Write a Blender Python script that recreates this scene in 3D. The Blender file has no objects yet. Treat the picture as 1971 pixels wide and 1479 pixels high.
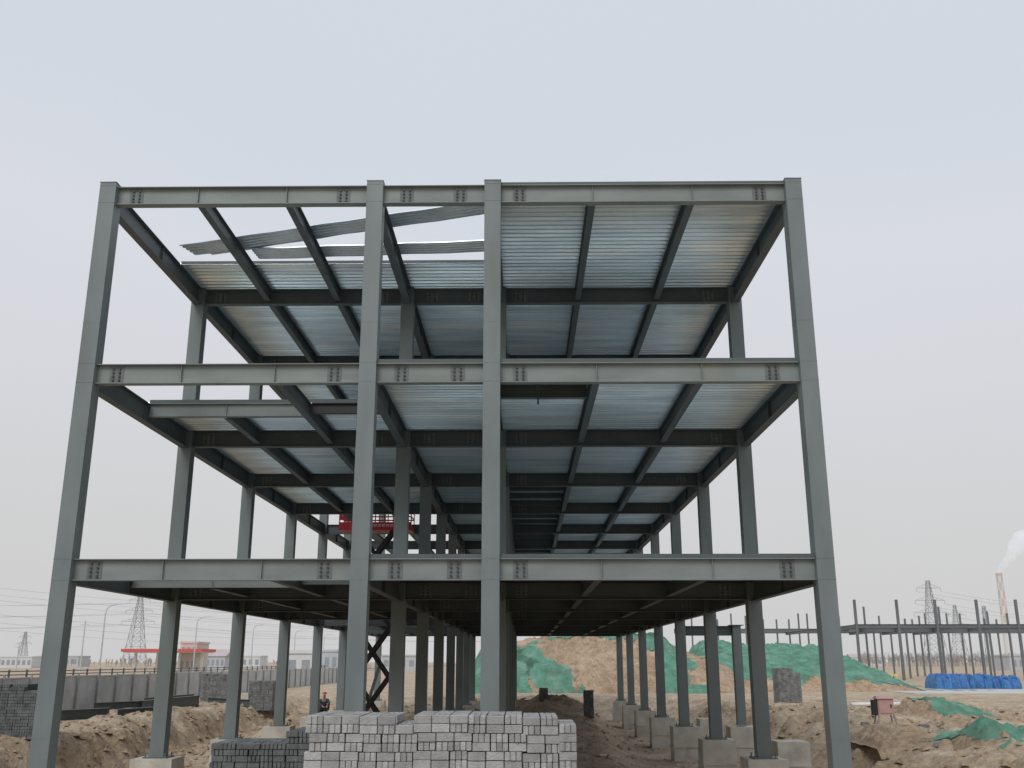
import bpy, math, random, bmesh
from mathutils import Vector, Matrix, noise
random.seed(7)
R=math.radians
scn=bpy.context.scene
COL=scn.collection
CZ=2.4
PITCH=15.73; YAW=0.711; F=1900.0
# ------------------------------------------------------------------ camera
cam=bpy.data.cameras.new('camera'); co=bpy.data.objects.new('camera',cam); COL.objects.link(co)
cam.sensor_width=36; cam.lens=F/1971*36; cam.clip_start=.1; cam.clip_end=12000
co.location=(0,0,CZ); co.rotation_euler=(R(90+PITCH),0,R(YAW)); scn.camera=co
scn.view_settings.view_transform='Standard'; scn.view_settings.look='None'; scn.view_settings.exposure=0
RM=co.rotation_euler.to_matrix()
def ray(px,py): return RM@Vector(((px-985.5)/F,-(py-739.5)/F,-1))
def at(px,py,Y):
    d=ray(px,py); return Vector((0,0,CZ))+d*(Y/d.y)
def gnd(px,py,z=0):
    d=ray(px,py); return Vector((0,0,CZ))+d*((z-CZ)/d.z)
def sst(a,b,x):
    t=max(0,min(1,(x-a)/(b-a))); return t*t*(3-2*t)
# ------------------------------------------------------------------ materials
def mat(name,col,rough=.7,metal=0,var=.15,scale=3,bump=0,bscale=30,stretch=None,col2=None,thr=None,rnd=0,bd=.05,hole=0,hs=2.0):
    m=bpy.data.materials.new(name); m.use_nodes=True; nt=m.node_tree; N=nt.nodes; L=nt.links
    b=N['Principled BSDF']; b.inputs['Roughness'].default_value=rough; b.inputs['Metallic'].default_value=metal
    g=N.new('ShaderNodeNewGeometry'); src=g.outputs['Position']; raw=src
    if stretch:
        mp=N.new('ShaderNodeMapping'); mp.inputs['Scale'].default_value=stretch; L.new(src,mp.inputs['Vector']); src=mp.outputs['Vector']
    n=N.new('ShaderNodeTexNoise'); n.inputs['Scale'].default_value=scale; n.inputs['Detail'].default_value=6; L.new(src,n.inputs['Vector'])
    r=N.new('ShaderNodeValToRGB'); r.color_ramp.elements[0].position=.3; r.color_ramp.elements[1].position=.7
    r.color_ramp.elements[0].color=[c*(1-var) for c in col]+[1]; r.color_ramp.elements[1].color=[min(1,c*(1+var)) for c in col]+[1]
    L.new(n.outputs['Fac'],r.inputs['Fac']); out=r.outputs['Color']
    if col2:
        n2=N.new('ShaderNodeTexNoise'); n2.inputs['Scale'].default_value=scale*.6; n2.inputs['Detail'].default_value=8; L.new(src,n2.inputs['Vector'])
        r2=N.new('ShaderNodeValToRGB'); r2.color_ramp.elements[0].position=thr or .6; r2.color_ramp.elements[1].position=(thr or .6)+.12
        L.new(n2.outputs['Color'],r2.inputs['Fac'])
        mx=N.new('ShaderNodeMixRGB'); L.new(r2.outputs['Color'],mx.inputs['Fac']); L.new(out,mx.inputs['Color1']); mx.inputs['Color2'].default_value=list(col2)+[1]; out=mx.outputs['Color']
    if rnd:
        oi=N.new('ShaderNodeObjectInfo'); mr=N.new('ShaderNodeMapRange'); mr.inputs['To Min'].default_value=1-rnd; mr.inputs['To Max'].default_value=1+rnd
        L.new(oi.outputs['Random'],mr.inputs['Value']); vm=N.new('ShaderNodeVectorMath'); vm.operation='SCALE'; L.new(out,vm.inputs[0]); L.new(mr.outputs['Result'],vm.inputs['Scale']); out=vm.outputs['Vector']
    L.new(out,b.inputs['Base Color'])
    if bump:
        bn=N.new('ShaderNodeTexNoise'); bn.inputs['Scale'].default_value=bscale; bn.inputs['Detail'].default_value=8; L.new(src,bn.inputs['Vector'])
        bp=N.new('ShaderNodeBump'); bp.inputs['Strength'].default_value=bump; bp.inputs['Distance'].default_value=bd; L.new(bn.outputs['Fac'],bp.inputs['Height']); L.new(bp.outputs['Normal'],b.inputs['Normal'])
    if hole:
        hn=N.new('ShaderNodeTexNoise'); hn.inputs['Scale'].default_value=hs; hn.inputs['Detail'].default_value=8; hn.inputs['Roughness'].default_value=.7; L.new(raw,hn.inputs['Vector'])
        hr=N.new('ShaderNodeMapRange'); hr.inputs['From Min'].default_value=.35; hr.inputs['From Max'].default_value=.65; hr.inputs['To Min'].default_value=1; hr.inputs['To Max'].default_value=1-hole
        L.new(hn.outputs['Fac'],hr.inputs['Value']); L.new(hr.outputs['Result'],b.inputs['Alpha'])
    return m
M={}
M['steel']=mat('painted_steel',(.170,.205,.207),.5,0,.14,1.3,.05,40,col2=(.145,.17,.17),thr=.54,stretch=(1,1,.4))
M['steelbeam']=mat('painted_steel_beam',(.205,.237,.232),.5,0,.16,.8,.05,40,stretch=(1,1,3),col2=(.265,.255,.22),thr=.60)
M['sidesteel']=mat('dark_beam_steel',(.085,.105,.112),.55,0,.15,1.0,col2=(.10,.105,.10),thr=.66)  # darker steel tone for inner beams, trims and loose members
M['splice']=mat('splice_plate_steel',(.135,.155,.153),.6,0,.2,9)
M['bolt']=mat('bolt_steel',(.055,.062,.065),.5,.2,.2,9)
M['deck']=mat('galvanised_deck',(.72,.81,.86),.28,.66,.2,.8,.05,60,stretch=(.5,3.2,1),col2=(.92,.93,.90),thr=.53,rnd=.10)
M['deckshade']=mat('shaded_deck_underside',(.03,.034,.04),.6,.2,.2,.9,stretch=(.35,3.2,1),rnd=.1)  # deck darkened to near black: underside shade put into the colour
M['deckloose']=mat('galvanised_sheet',(.66,.76,.84),.35,.45,.12,2)
M['concrete']=mat('footing_concrete',(.55,.52,.455),.9,0,.16,2.5,.4,25,col2=(.42,.36,.29),thr=.58)
M['brick']=mat('grey_brick',(.38,.383,.38),.9,0,.16,9,.5,60,rnd=.22)
M['brickm']=mat('grey_brick_mass',(.33,.33,.325),.9,0,.3,5,.5,60)
M['darkbrick']=mat('dark_brick',(.13,.14,.14),.9,0,.4,5,.5,50)
M['midbrick']=mat('mid_brick',(.21,.215,.215),.9,0,.35,4,.5,50)
M['net']=mat('green_net',(.11,.30,.215),.85,0,.28,1.4,1,6,col2=(.20,.39,.31),thr=.51,bd=.09,hole=.45,hs=1.6)
M['red']=mat('red_paint',(.48,.02,.035),.4,0,.1,3)
M['redfar']=mat('red_fascia',(.60,.10,.10),.5,0,.06,.5)
M['black']=mat('black_paint',(.02,.021,.023),.45,0,.2,3)
M['rubber']=mat('rubber',(.02,.02,.02),.8)
M['white']=mat('white_paint',(.75,.75,.74),.5,0,.05,3)
M['fence']=mat('fence_sheet',(.50,.51,.515),.55,0,.14,1.2,col2=(.40,.38,.35),thr=.6)
M['post']=mat('grey_post',(.27,.28,.29),.5)
M['lamp']=mat('lamp_pole',(.50,.52,.54),.45)
M['lattice']=mat('lattice_steel',(.40,.42,.44),.6,0,.05)  # lattice and wires: base colour lightened in place of distance haze
M['wire']=mat('wire',(.44,.46,.48),.6,0,.02)
M['rail']=mat('dark_railing',(.10,.11,.12),.5)
M['asphalt']=mat('asphalt',(.20,.20,.20),.9,0,.15,.5)
M['slab']=mat('concrete_slab',(.52,.50,.47),.9,0,.12,.4)
M['blue']=mat('blue_tarp',(.05,.17,.42),.5,0,.3,2.2,1,6,bd=.12)
M['orange']=mat('orange_sack',(.62,.30,.10),.7,0,.3,1.5)
M['yellow']=mat('yellow_sack',(.62,.50,.22),.7,0,.2,2)
M['pink']=mat('faded_red_box',(.50,.31,.28),.5,0,.12,4)
M['beige']=mat('beige_wall',(.60,.55,.49),.8,0,.06,.3)  # far walls, roofs and windows: haze put into lighter base colours
M['pale']=mat('pale_wall',(.62,.63,.64),.8,0,.06,.3)
M['greyw']=mat('grey_wall',(.48,.50,.53),.8,0,.06,.3)
M['roofr']=mat('far_roof',(.48,.42,.41),.8,0,.08,.3)
M['glass']=mat('far_window',(.30,.33,.36),.3)
M['farsteel']=mat('far_steel',(.14,.155,.165),.6,0,.15,.3,col2=(.18,.15,.135),thr=.6)
M['chimw']=mat('chimney_white',(.66,.66,.66),.8,0,.03)  # chimney tones paled to stand for haze
M['chimr']=mat('chimney_red',(.60,.50,.46),.8,0,.03)
M['twig']=mat('bare_twigs',(.36,.34,.32),.9,0,.15,.2)
M['skin']=mat('skin',(.40,.26,.19),.6)
M['jacket']=mat('jacket',(.05,.06,.08),.8)
M['trousers']=mat('trousers',(.06,.06,.065),.8)
M['timber']=mat('timber',(.46,.38,.27),.8,0,.2,3)
def soil_mat(name,a,b,c,cd):
    m=bpy.data.materials.new(name); m.use_nodes=True; nt=m.node_tree; N=nt.nodes; L=nt.links
    bs=N['Principled BSDF']; bs.inputs['Roughness'].default_value=.95
    g=N.new('ShaderNodeNewGeometry')
    def nz(s,d=8,ro=.6):
        n=N.new('ShaderNodeTexNoise'); n.inputs['Scale'].default_value=s; n.inputs['Detail'].default_value=d; n.inputs['Roughness'].default_value=ro; L.new(g.outputs['Position'],n.inputs['Vector']); return n
    n1=nz(.22); r1=N.new('ShaderNodeValToRGB'); e=r1.color_ramp.elements; e[0].position=.36;e[1].position=.66;e[0].color=(*a,1);e[1].color=(*b,1); L.new(n1.outputs['Fac'],r1.inputs['Fac'])
    n2=nz(1.6); r2=N.new('ShaderNodeValToRGB'); e=r2.color_ramp.elements; e[0].position=.47;e[1].position=.62; L.new(n2.outputs['Fac'],r2.inputs['Fac'])
    mx=N.new('ShaderNodeMixRGB'); mx.inputs['Color2'].default_value=(*c,1); L.new(r1.outputs['Color'],mx.inputs['Color1'])
    mm=N.new('ShaderNodeMath'); mm.operation='MULTIPLY'; mm.inputs[1].default_value=.8; L.new(r2.outputs['Color'],mm.inputs[0]); L.new(mm.outputs[0],mx.inputs['Fac'])
    n5=nz(.55,9,.65); r5=N.new('ShaderNodeValToRGB'); e=r5.color_ramp.elements; e[0].position=.51;e[1].position=.64; L.new(n5.outputs['Fac'],r5.inputs['Fac'])
    m5=N.new('ShaderNodeMixRGB'); m5.inputs['Color2'].default_value=(*cd,1); L.new(mx.outputs['Color'],m5.inputs['Color1']); L.new(r5.outputs['Color'],m5.inputs['Fac'])
    n3=nz(6,9,.8); r3=N.new('ShaderNodeValToRGB'); e=r3.color_ramp.elements; e[0].position=.38;e[1].position=.6;e[0].color=(.45,.43,.41,1);e[1].color=(1.12,1.12,1.12,1); L.new(n3.outputs['Fac'],r3.inputs['Fac'])
    m2=N.new('ShaderNodeMixRGB'); m2.blend_type='MULTIPLY'; m2.inputs['Fac'].default_value=.68; L.new(m5.outputs['Color'],m2.inputs['Color1']); L.new(r3.outputs['Color'],m2.inputs['Color2'])
    L.new(m2.outputs['Color'],bs.inputs['Base Color'])
    n4=nz(4,10,.7); bp=N.new('ShaderNodeBump'); bp.inputs['Strength'].default_value=.85; bp.inputs['Distance'].default_value=.15; L.new(n4.outputs['Fac'],bp.inputs['Height']); L.new(bp.outputs['Normal'],bs.inputs['Normal'])
    return m
M['soil']=soil_mat('bare_soil',(.49,.375,.255),(.60,.48,.35),(.38,.28,.185),(.65,.55,.42))
M['mound']=soil_mat('mound_soil',(.42,.305,.20),(.52,.395,.275),(.33,.235,.155),(.57,.45,.325))
# ------------------------------------------------------------------ mesh builder
class MB:
    def __init__(s): s.v=[]; s.f=[]; s.mi=[]
    def quad(s,a,b,c,d,m=0):
        n=len(s.v); s.v+=[tuple(a),tuple(b),tuple(c),tuple(d)]; s.f.append((n,n+1,n+2,n+3)); s.mi.append(m)
    def hexa(s,p,m=0):
        n=len(s.v); s.v+=[tuple(q) for q in p]
        for f in ((0,3,2,1),(4,5,6,7),(0,1,5,4),(1,2,6,5),(2,3,7,6),(3,0,4,7)):
            s.f.append(tuple(n+i for i in f)); s.mi.append(m)
    def box(s,x0,x1,y0,y1,z0,z1,m=0):
        s.hexa([(x0,y0,z0),(x1,y0,z0),(x1,y1,z0),(x0,y1,z0),(x0,y0,z1),(x1,y0,z1),(x1,y1,z1),(x0,y1,z1)],m)
    def bar(s,a,b,w,h=None,m=0):
        a=Vector(a);b=Vector(b);h=h or w;d=(b-a).normalized(); u=Vector((0,0,1)) if abs(d.z)<.95 else Vector((0,1,0))
        x=d.cross(u).normalized()*w/2; y=x.cross(d).normalized()*h/2
        s.hexa([a-x-y,a+x-y,a+x+y,a-x+y,b-x-y,b+x-y,b+x+y,b-x+y],m)
    def tube(s,pts,r,n=8,m=0,cap=True):
        pts=[Vector(p) for p in pts]; rr=r if isinstance(r,(list,tuple)) else [r]*len(pts); base=len(s.v); px=None
        for i,p in enumerate(pts):
            d=(pts[min(i+1,len(pts)-1)]-pts[max(i-1,0)]).normalized()
            if px is None: px=d.cross(Vector((0,0,1)) if abs(d.z)<.9 else Vector((1,0,0))).normalized()
            px=(px-d*px.dot(d)).normalized(); py=d.cross(px)
            for k in range(n):
                a=2*math.pi*k/n; s.v.append(tuple(p+(px*math.cos(a)+py*math.sin(a))*rr[i]))
        for i in range(len(pts)-1):
            for k in range(n):
                s.f.append((base+i*n+k,base+i*n+(k+1)%n,base+(i+1)*n+(k+1)%n,base+(i+1)*n+k)); s.mi.append(m)
        if cap:
            s.f.append(tuple(base+k for k in range(n))[::-1]); s.f.append(tuple(base+(len(pts)-1)*n+k for k in range(n))); s.mi+=[m,m]
    def mesh(s,name,mats):
        me=bpy.data.meshes.new(name); me.from_pydata(s.v,[],s.f)
        for mm in (mats if isinstance(mats,(list,tuple)) else [mats]): me.materials.append(mm)
        if any(s.mi): me.polygons.foreach_set('material_index',s.mi)
        me.update(); return me
    def build(s,name,mats,parent=None,loc=None,rz=0,smooth=False):
        me=s.mesh(name,mats)
        if smooth: me.polygons.foreach_set('use_smooth',[True]*len(me.polygons))
        return link(name,me,parent,loc,rz)
def link(name,me,parent=None,loc=None,rz=0):
    o=bpy.data.objects.new(name,me); COL.objects.link(o)
    if loc is not None: o.location=loc
    o.rotation_euler=(0,0,rz)
    if parent: o.parent=parent
    return o
def tag(o,label,cat,group=None,kind=None):
    o['label']=label; o['category']=cat
    if group:o['group']=group
    if kind:o['kind']=kind
    return o
def empty(name,loc=(0,0,0),rz=0):
    o=bpy.data.objects.new(name,None); COL.objects.link(o); o.location=loc; o.rotation_euler=(0,0,rz); o.empty_display_size=.2; return o
def copy_tree(o,parent=None):
    c=o.copy(); COL.objects.link(c)
    if parent:c.parent=parent
    for ch in list(o.children): copy_tree(ch,c)
    return c
def structure(o): o['kind']='structure'; return o
# ------------------------------------------------------------------ world and sun
w=bpy.data.worlds.new('World'); scn.world=w; w.use_nodes=True; nt=w.node_tree; N=nt.nodes; L=nt.links
bg=N['Background']; sky=N.new('ShaderNodeTexSky'); sky.sky_type='NISHITA'; sky.sun_disc=False; sky.sun_elevation=R(42); sky.sun_rotation=R(200); sky.dust_density=4
tc=N.new('ShaderNodeTexCoord'); sp=N.new('ShaderNodeSeparateXYZ'); L.new(tc.outputs['Generated'],sp.inputs[0])
nz=N.new('ShaderNodeTexNoise'); nz.inputs['Scale'].default_value=1.8; nz.inputs['Detail'].default_value=5; L.new(tc.outputs['Generated'],nz.inputs['Vector'])
ma=N.new('ShaderNodeMath'); ma.operation='MULTIPLY_ADD'; ma.inputs[1].default_value=.30; L.new(nz.outputs['Fac'],ma.inputs[0]); L.new(sp.outputs['Z'],ma.inputs[2])
rp=N.new('ShaderNodeValToRGB'); L.new(ma.outputs[0],rp.inputs['Fac']); e=rp.color_ramp.elements
e[0].position=.10; e[0].color=(.60,.595,.595,1); e[1].position=.95; e[1].color=(.64,.69,.76,1)
for p,c in ((.26,(.63,.63,.635)),(.42,(.67,.675,.715)),(.55,(.685,.70,.755)),(.68,(.63,.68,.75))):
    q=e.new(p); q.color=(*c,1)
mx=N.new('ShaderNodeMixRGB'); mx.blend_type='ADD'; mx.inputs['Fac'].default_value=.003; L.new(rp.outputs['Color'],mx.inputs['Color1']); L.new(sky.outputs['Color'],mx.inputs['Color2'])
L.new(mx.outputs['Color'],bg.inputs['Color']); bg.inputs['Strength'].default_value=1.0
sun=bpy.data.lights.new('sun','SUN'); sun.energy=1.35; sun.angle=R(28); sun.color=(1,.975,.94); so=bpy.data.objects.new('sun',sun); COL.objects.link(so); so.rotation_euler=(R(46),0,R(-20))
# ------------------------------------------------------------------ terrain
def fn(x,y,s,o=5): return noise.fractal(Vector((x*s,y*s,3.1)),1.0,2.0,o)
def H(x,y):
    wob=x+.9*fn(x,y,.25,3)+.35*fn(x,y,1.1,4)
    s=sst(-16.2,-14.8,wob)*(1-sst(9.0,11.5,x+.8*fn(x,y,.3,3)))*sst(14,18,y)*(1-sst(68,75,y))
    dep=1.2+(.35-1.2)*sst(34,52,y)
    tr=(1-sst(-12.6,-10.8,wob))
    dep=dep*(1-tr)+(1.3-.4*sst(50,66,y))*tr
    c=sst(-4,-1,x)*(1-sst(2.5,4.5,x)); dep=dep*(1-.45*c)
    t=sst(3,5,x); dep=dep*(1-t)+1.2*t
    z=-dep*s
    z+=.30*fn(x,y,1.0,5)*(4*s*(1-s))
    if y<16: z+=.75*(1-sst(12,16.5,y))
    near=1-sst(70,110,math.hypot(x,y))
    z+=near*(.08*fn(x,y,.35)+.07*fn(x,y,1.3,5)+.05*abs(fn(x,y,2.7,4)))
    z+=.30*math.exp(-((x+17.2)/.9)**2)*sst(22,30,y)*(1-sst(60,70,y))*(.3+fn(x,y,.5,4))
    b=sst(9,12,x)*(1-sst(24,30,x))*(1-sst(44,56,y))*sst(14,18,y)
    z+=b*.6*max(0,fn(x,y,.33,6)+.15)
    b=math.exp(-((x-10.5)/1.6)**2)*sst(30,40,y)*(1-sst(60,70,y)); z+=b*.4*(.5+fn(x,y,.6,5))
    b=math.exp(-((x-1.5)/2.2)**2-((y-58)/6)**2); z+=.7*b*(1+.6*fn(x,y,.7,4))
    b=math.exp(-((x+11)/1.5)**2-((y-50)/4)**2); z+=.35*b*(1+.8*fn(x,y,.8,4))
    return z
def axis(lo,hi,step,far,g):
    a=[lo+i*step for i in range(int((hi-lo)/step)+1)]; s=step; p=a[-1]
    while p<far: s*=g; p+=s; a.append(p)
    s=step; p=a[0]; pre=[]
    while p>-far: s*=g; p-=s; pre.append(p)
    return pre[::-1]+a
xs=axis(-24,27,.2,6000,1.15); ys=axis(17,72,.2,7500,1.13)
gv=[(x,y,H(x,y)) for y in ys for x in xs]; nx=len(xs)
gf=[(j*nx+i,j*nx+i+1,(j+1)*nx+i+1,(j+1)*nx+i) for j in range(len(ys)-1) for i in range(nx-1)]
me=bpy.data.meshes.new('ground'); me.from_pydata(gv,[],gf); me.materials.append(M['soil']); me.polygons.foreach_set('use_smooth',[True]*len(gf)); me.update()
structure(link('ground',me))
mb=MB()
for i in range(7000):
    q=random.random()
    if q<.38: x=random.uniform(8.5,24); y=random.uniform(22,60)
    elif q<.65: x=random.gauss(-14.8,1.6); y=random.uniform(24,66)
    else: x=random.uniform(-22,9); y=random.uniform(22,70)
    r=random.choice((.03,.04,.05,.06,.09,.15))*random.uniform(.7,1.3); z=H(x,y)
    n=len(mb.v); k=5; a0=random.random()*6
    mb.v.append((x+r*random.uniform(-.3,.3),y,z+r*.9))
    for q in range(k):
        a=a0+q*2*math.pi/k; rr=r*random.uniform(.8,1.4); mb.v.append((x+rr*math.cos(a),y+rr*math.sin(a),z+r*random.uniform(-.3,.35)))
    for q in range(k): mb.f.append((n,n+1+q,n+1+(q+1)%k)); mb.mi.append(0)
tag(mb.build('soil_clods',M['mound']),'loose clods of brown earth scattered over the dug site','soil',kind='stuff')
mb=MB(); mb.quad((-63,40,.05),(-49,40,.05),(-49,900,.05),(-63,900,.05)); structure(mb.build('road',M['asphalt']))
mb=MB(); mb.box(-48.9,-46.5,40,900,-.2,.17); structure(mb.build('pavement',M['slab']))
mb=MB(); mb.box(30,95,80,92,-.3,.09); structure(mb.build('concrete_road',M['slab']))
# ------------------------------------------------------------------ main steel building
XS=[-9.31,-3.31,-.68,6.01]; CW=.36; Y0=20.18; BAY=6.4; NR=8
YS=[Y0+BAY*i for i in range(NR)]; LV=[4.41,8.53,12.70]; PED=.07
bld=empty('steel_frame_building',(0,0,0))
tag(bld,'three storey grey green steel frame building with corrugated metal floor decks on concrete footings','building')
def ibeam(L,D,W,stiff=(),tf=.016,tw=.012):
    mb=MB(); mb.box(0,L,-W/2,W/2,-tf,0); mb.box(0,L,-W/2,W/2,-D,-D+tf); mb.box(0,L,-tw/2,tw/2,-D+tf,-tf)
    for s in stiff: mb.box(s-.005,s+.005,-W/2+.035,W/2-.035,-D+tf,-tf)
    return mb
def splice(D):
    mb=MB(); 
    for sgn in (-1,1):
        y=sgn*.016
        mb.box(-.15,.15,min(y,sgn*.006),max(y,sgn*.006),-D+.04,-.04)
        for i in range(2):
            for j in range(4):
                x=-.068+.136*i; z=-.09-(D-.18)*j/3
                a=[(x+.026*math.cos(q*math.pi/3),z+.026*math.sin(q*math.pi/3)) for q in range(6)]
                b=len(mb.v)
                for (u,v) in a: mb.v.append((u,y,v))
                for (u,v) in a: mb.v.append((u,y+sgn*.03,v))
                mb.f.append(tuple(b+6+q for q in range(6))); mb.mi.append(1)
                for q in range(6): mb.f.append((b+q,b+(q+1)%6,b+6+(q+1)%6,b+6+q)); mb.mi.append(1)
    return mb
D=.43
sp_me=splice(D).mesh('splice_plate',[M['splice'],M['bolt']])
top=LV[2]+.07
mb=MB(); h=CW/2; mb.box(-h,h,-h,h,PED+.03,top)
for z in LV:
    for zz in (z-D,z-.014): mb.box(-h-.004,h+.004,-h-.004,h+.004,zz,zz+.014)
mb.box(-h-.003,h+.003,-h-.003,h+.003,PED+.9,PED+.912)
mb.box(-h-.003,h+.003,-h-.003,h+.003,LV[1]+.9,LV[1]+.91)
col_me=mb.mesh('column',M['steel'])
mb=MB(); mb.box(-.19,.19,-.19,.19,top,top+.016); cap_me=mb.mesh('cap_plate',M['steel'])
mb=MB(); mb.box(-.3,.3,-.3,.3,PED,PED+.03)
for sx in(-1,1):
    for sy in(-1,1): mb.tube([(sx*.25,sy*.25,PED+.03),(sx*.25,sy*.25,PED+.12)],.018,6)
bp_me=mb.mesh('base_plate',M['splice'])
def footing_mesh(seed,hw=.5):
    random.seed(seed); mb=MB(); j=lambda:random.uniform(-.03,.03)
    mb.hexa([(-hw+j(),-hw+j(),-1.7),(hw+j(),-hw+j(),-1.7),(hw+j(),hw+j(),-1.7),(-hw+j(),hw+j(),-1.7),(-hw+j(),-hw+j(),PED-.002),(hw+j(),-hw+j(),PED-.002),(hw+j(),hw+j(),PED-.002),(-hw+j(),hw+j(),PED-.002)])
    for k in range(1,3): mb.box(-hw-.035,hw+.035,-hw-.035,hw+.035,-.1-.55*k,-.07-.55*k)
    mb.box(-hw-.3,hw+.3,-hw-.3,hw+.3,-1.8,-1.25)
    return mb.mesh('concrete_footing',M['concrete'])
fm=[footing_mesh(i) for i in range(4)]
random.seed(11)
for i,x in enumerate(XS):
    for j,y in enumerate(YS):
        c=link('column',col_me,bld,(x,y,0)); link('cap_plate',cap_me,c); link('base_plate',bp_me,c)
        link('concrete_footing',fm[(i*3+j)%4],bld,(x,y,0))
third=lambda b:[(XS[b+1]-XS[b])*k/3 for k in (1,2)]
cb={}
for li,z in enumerate(LV):
    for j,y in enumerate(YS):
        for b in range(3):
            L_=XS[b+1]-XS[b]-CW
            st=tuple(q-h for q in third(b)) if b!=1 else ()
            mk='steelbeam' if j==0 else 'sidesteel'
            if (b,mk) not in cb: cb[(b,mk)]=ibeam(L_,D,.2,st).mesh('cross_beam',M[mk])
            o=link('cross_beam',cb[(b,mk)],bld,(XS[b]+h,y,z))
            if j<4:
                for s in ((.42,L_-.55) if b!=1 else (.52,L_-.55)): link('splice_plate',sp_me,o,(s,0,0))
            if j==0 and (b==2 or (b==1 and li<2)):
                mb=MB(); mb.box(.0,L_,-.095,-.087,.001,.088 if li<2 else .06); mb.build('edge_trim',M['sidesteel'],o,(0,0,0))
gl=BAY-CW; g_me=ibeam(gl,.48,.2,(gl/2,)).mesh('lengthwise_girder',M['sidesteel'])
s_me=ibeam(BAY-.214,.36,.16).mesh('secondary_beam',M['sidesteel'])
s_short=ibeam(BAY-.214-3.3,.36,.16).mesh('secondary_beam',M['sidesteel'])
for li,z in enumerate(LV):
    for j in range(NR-1):
        for x in XS: link('lengthwise_girder',g_me,bld,(x,YS[j]+h,z-.0005),R(90))
        for b in (0,2):
            for k in (0,1):
                x=XS[b]+third(b)[k]
                if b==0 and j==0 and li<2 and k==0: link('secondary_beam',s_short,bld,(x,YS[0]+3.4,z-.0005),R(90)); continue
                link('secondary_beam',s_me,bld,(x,YS[j]+.107,z-.0005),R(90))
for li in (0,1):
    x1=XS[0]+third(0)[1]
    ibeam(x1-XS[0]-.2,.33,.16,(third(0)[0]-.1,)).build('trimmer_beam',M['steelbeam'],bld,(XS[0]+.1,YS[0]+3.3,LV[li]-.002))
    ibeam(XS[1]-x1-.2,.26,.16).build('trimmer_beam',M['black' if li else 'sidesteel'],bld,(x1+.1,YS[0]+3.3,LV[li]-.002))  # inner half coloured dark to stand for the shade it lies in
    mb=MB(); mb.box(XS[0]+.1,XS[1]-.1,YS[0]+3.225,YS[0]+3.233,LV[li]+.001,LV[li]+.088); mb.build('edge_trim',M['sidesteel'],bld)
ibeam(third(2)[0]-.2,.3,.16).build('trimmer_beam',M['sidesteel'],bld,(XS[2]+.1,21.9,LV[1]-.002))
mb=MB(); mb.box(-.02,.02,-.02,.02,-.55,0); mb.build('hanging_strap',M['sidesteel'],bld,(XS[2]+1.0,21.5,LV[1]))
for k in range(14):
    y=33.5+k*1.75
    if min(abs(y-q) for q in YS)<.4: continue
    mb=MB(); mb.box(0,third(2)[0]-.2,-.05,.05,-.2,-.003); mb.build('stair_bay_joist',M['sidesteel'],bld,(XS[2]+.1,y,LV[1]))
def deck_mesh(w,l,mt,pitch=.24,name='floor_deck'):
    mb=MB(); y=0; prof=[]
    while y<l-1e-4:
        for dy,z in ((0,.0),(.065,.0),(.08,.075),(.165,.075)):
            if y+dy<l: prof.append((y+dy,z))
        y+=pitch
    prof.append((l,0))
    for (a,za),(b,zb) in zip(prof,prof[1:]): mb.quad((0,a,za),(w,a,za),(w,b,zb),(0,b,zb))
    return mb.mesh(name,mt)
dc={}
def deck(b,li,ya,yb):
    w_=XS[b+1]-XS[b]
    for mk,dz,nm in ((('deckshade',0,'floor_deck'),('deck',.006,'deck_top_sheet')) if li==0 else (('deck',0,'floor_deck'),)):  # first floor: shade-coloured underside, galvanised layer on top
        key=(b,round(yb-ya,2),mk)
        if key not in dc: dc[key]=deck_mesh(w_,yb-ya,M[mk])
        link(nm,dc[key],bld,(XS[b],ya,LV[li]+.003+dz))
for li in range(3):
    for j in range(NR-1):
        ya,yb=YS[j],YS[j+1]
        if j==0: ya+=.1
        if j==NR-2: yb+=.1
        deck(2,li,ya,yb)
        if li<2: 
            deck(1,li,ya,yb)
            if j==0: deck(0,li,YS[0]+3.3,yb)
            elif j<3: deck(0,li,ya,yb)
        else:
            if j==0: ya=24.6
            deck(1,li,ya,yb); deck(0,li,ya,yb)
mb=MB(); mb.box(XS[0]+.1,XS[2]-.1,24.582,24.59,LV[2]+.001,LV[2]+.088); mb.build('edge_trim',M['sidesteel'],bld)
ped=[(8.15,39.4),(8.3,33.0),(8.1,45.8)]
an=empty('side_frame',(0,0,0)); tag(an,'short separate steel column with a stub beam, just right of the tall building','column')
mb=MB(); mb.box(8.0,8.32,39.22,39.54,PED+.03,3.75); mb.build('column',M['steel'],an)
ibeam(8.0-6.195,.36,.2).build('beam',M['sidesteel'],an,(6.193,39.38,3.74))
mb=MB(); mb.box(7.9,8.42,39.12,39.64,3.752,3.78); mb.build('cap_plate',M['sidesteel'],an)
link('concrete_footing',fm[1],an,(8.16,39.38,0))
for k,(x,y) in enumerate(ped[1:]):
    o=link('concrete_footing',fm[2+k],None,(x,y,-.05)); tag(o,['bare concrete footing block with no column, nearer one right of the building','bare concrete footing block with no column, farther one right of the building'][k],'footing')
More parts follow.
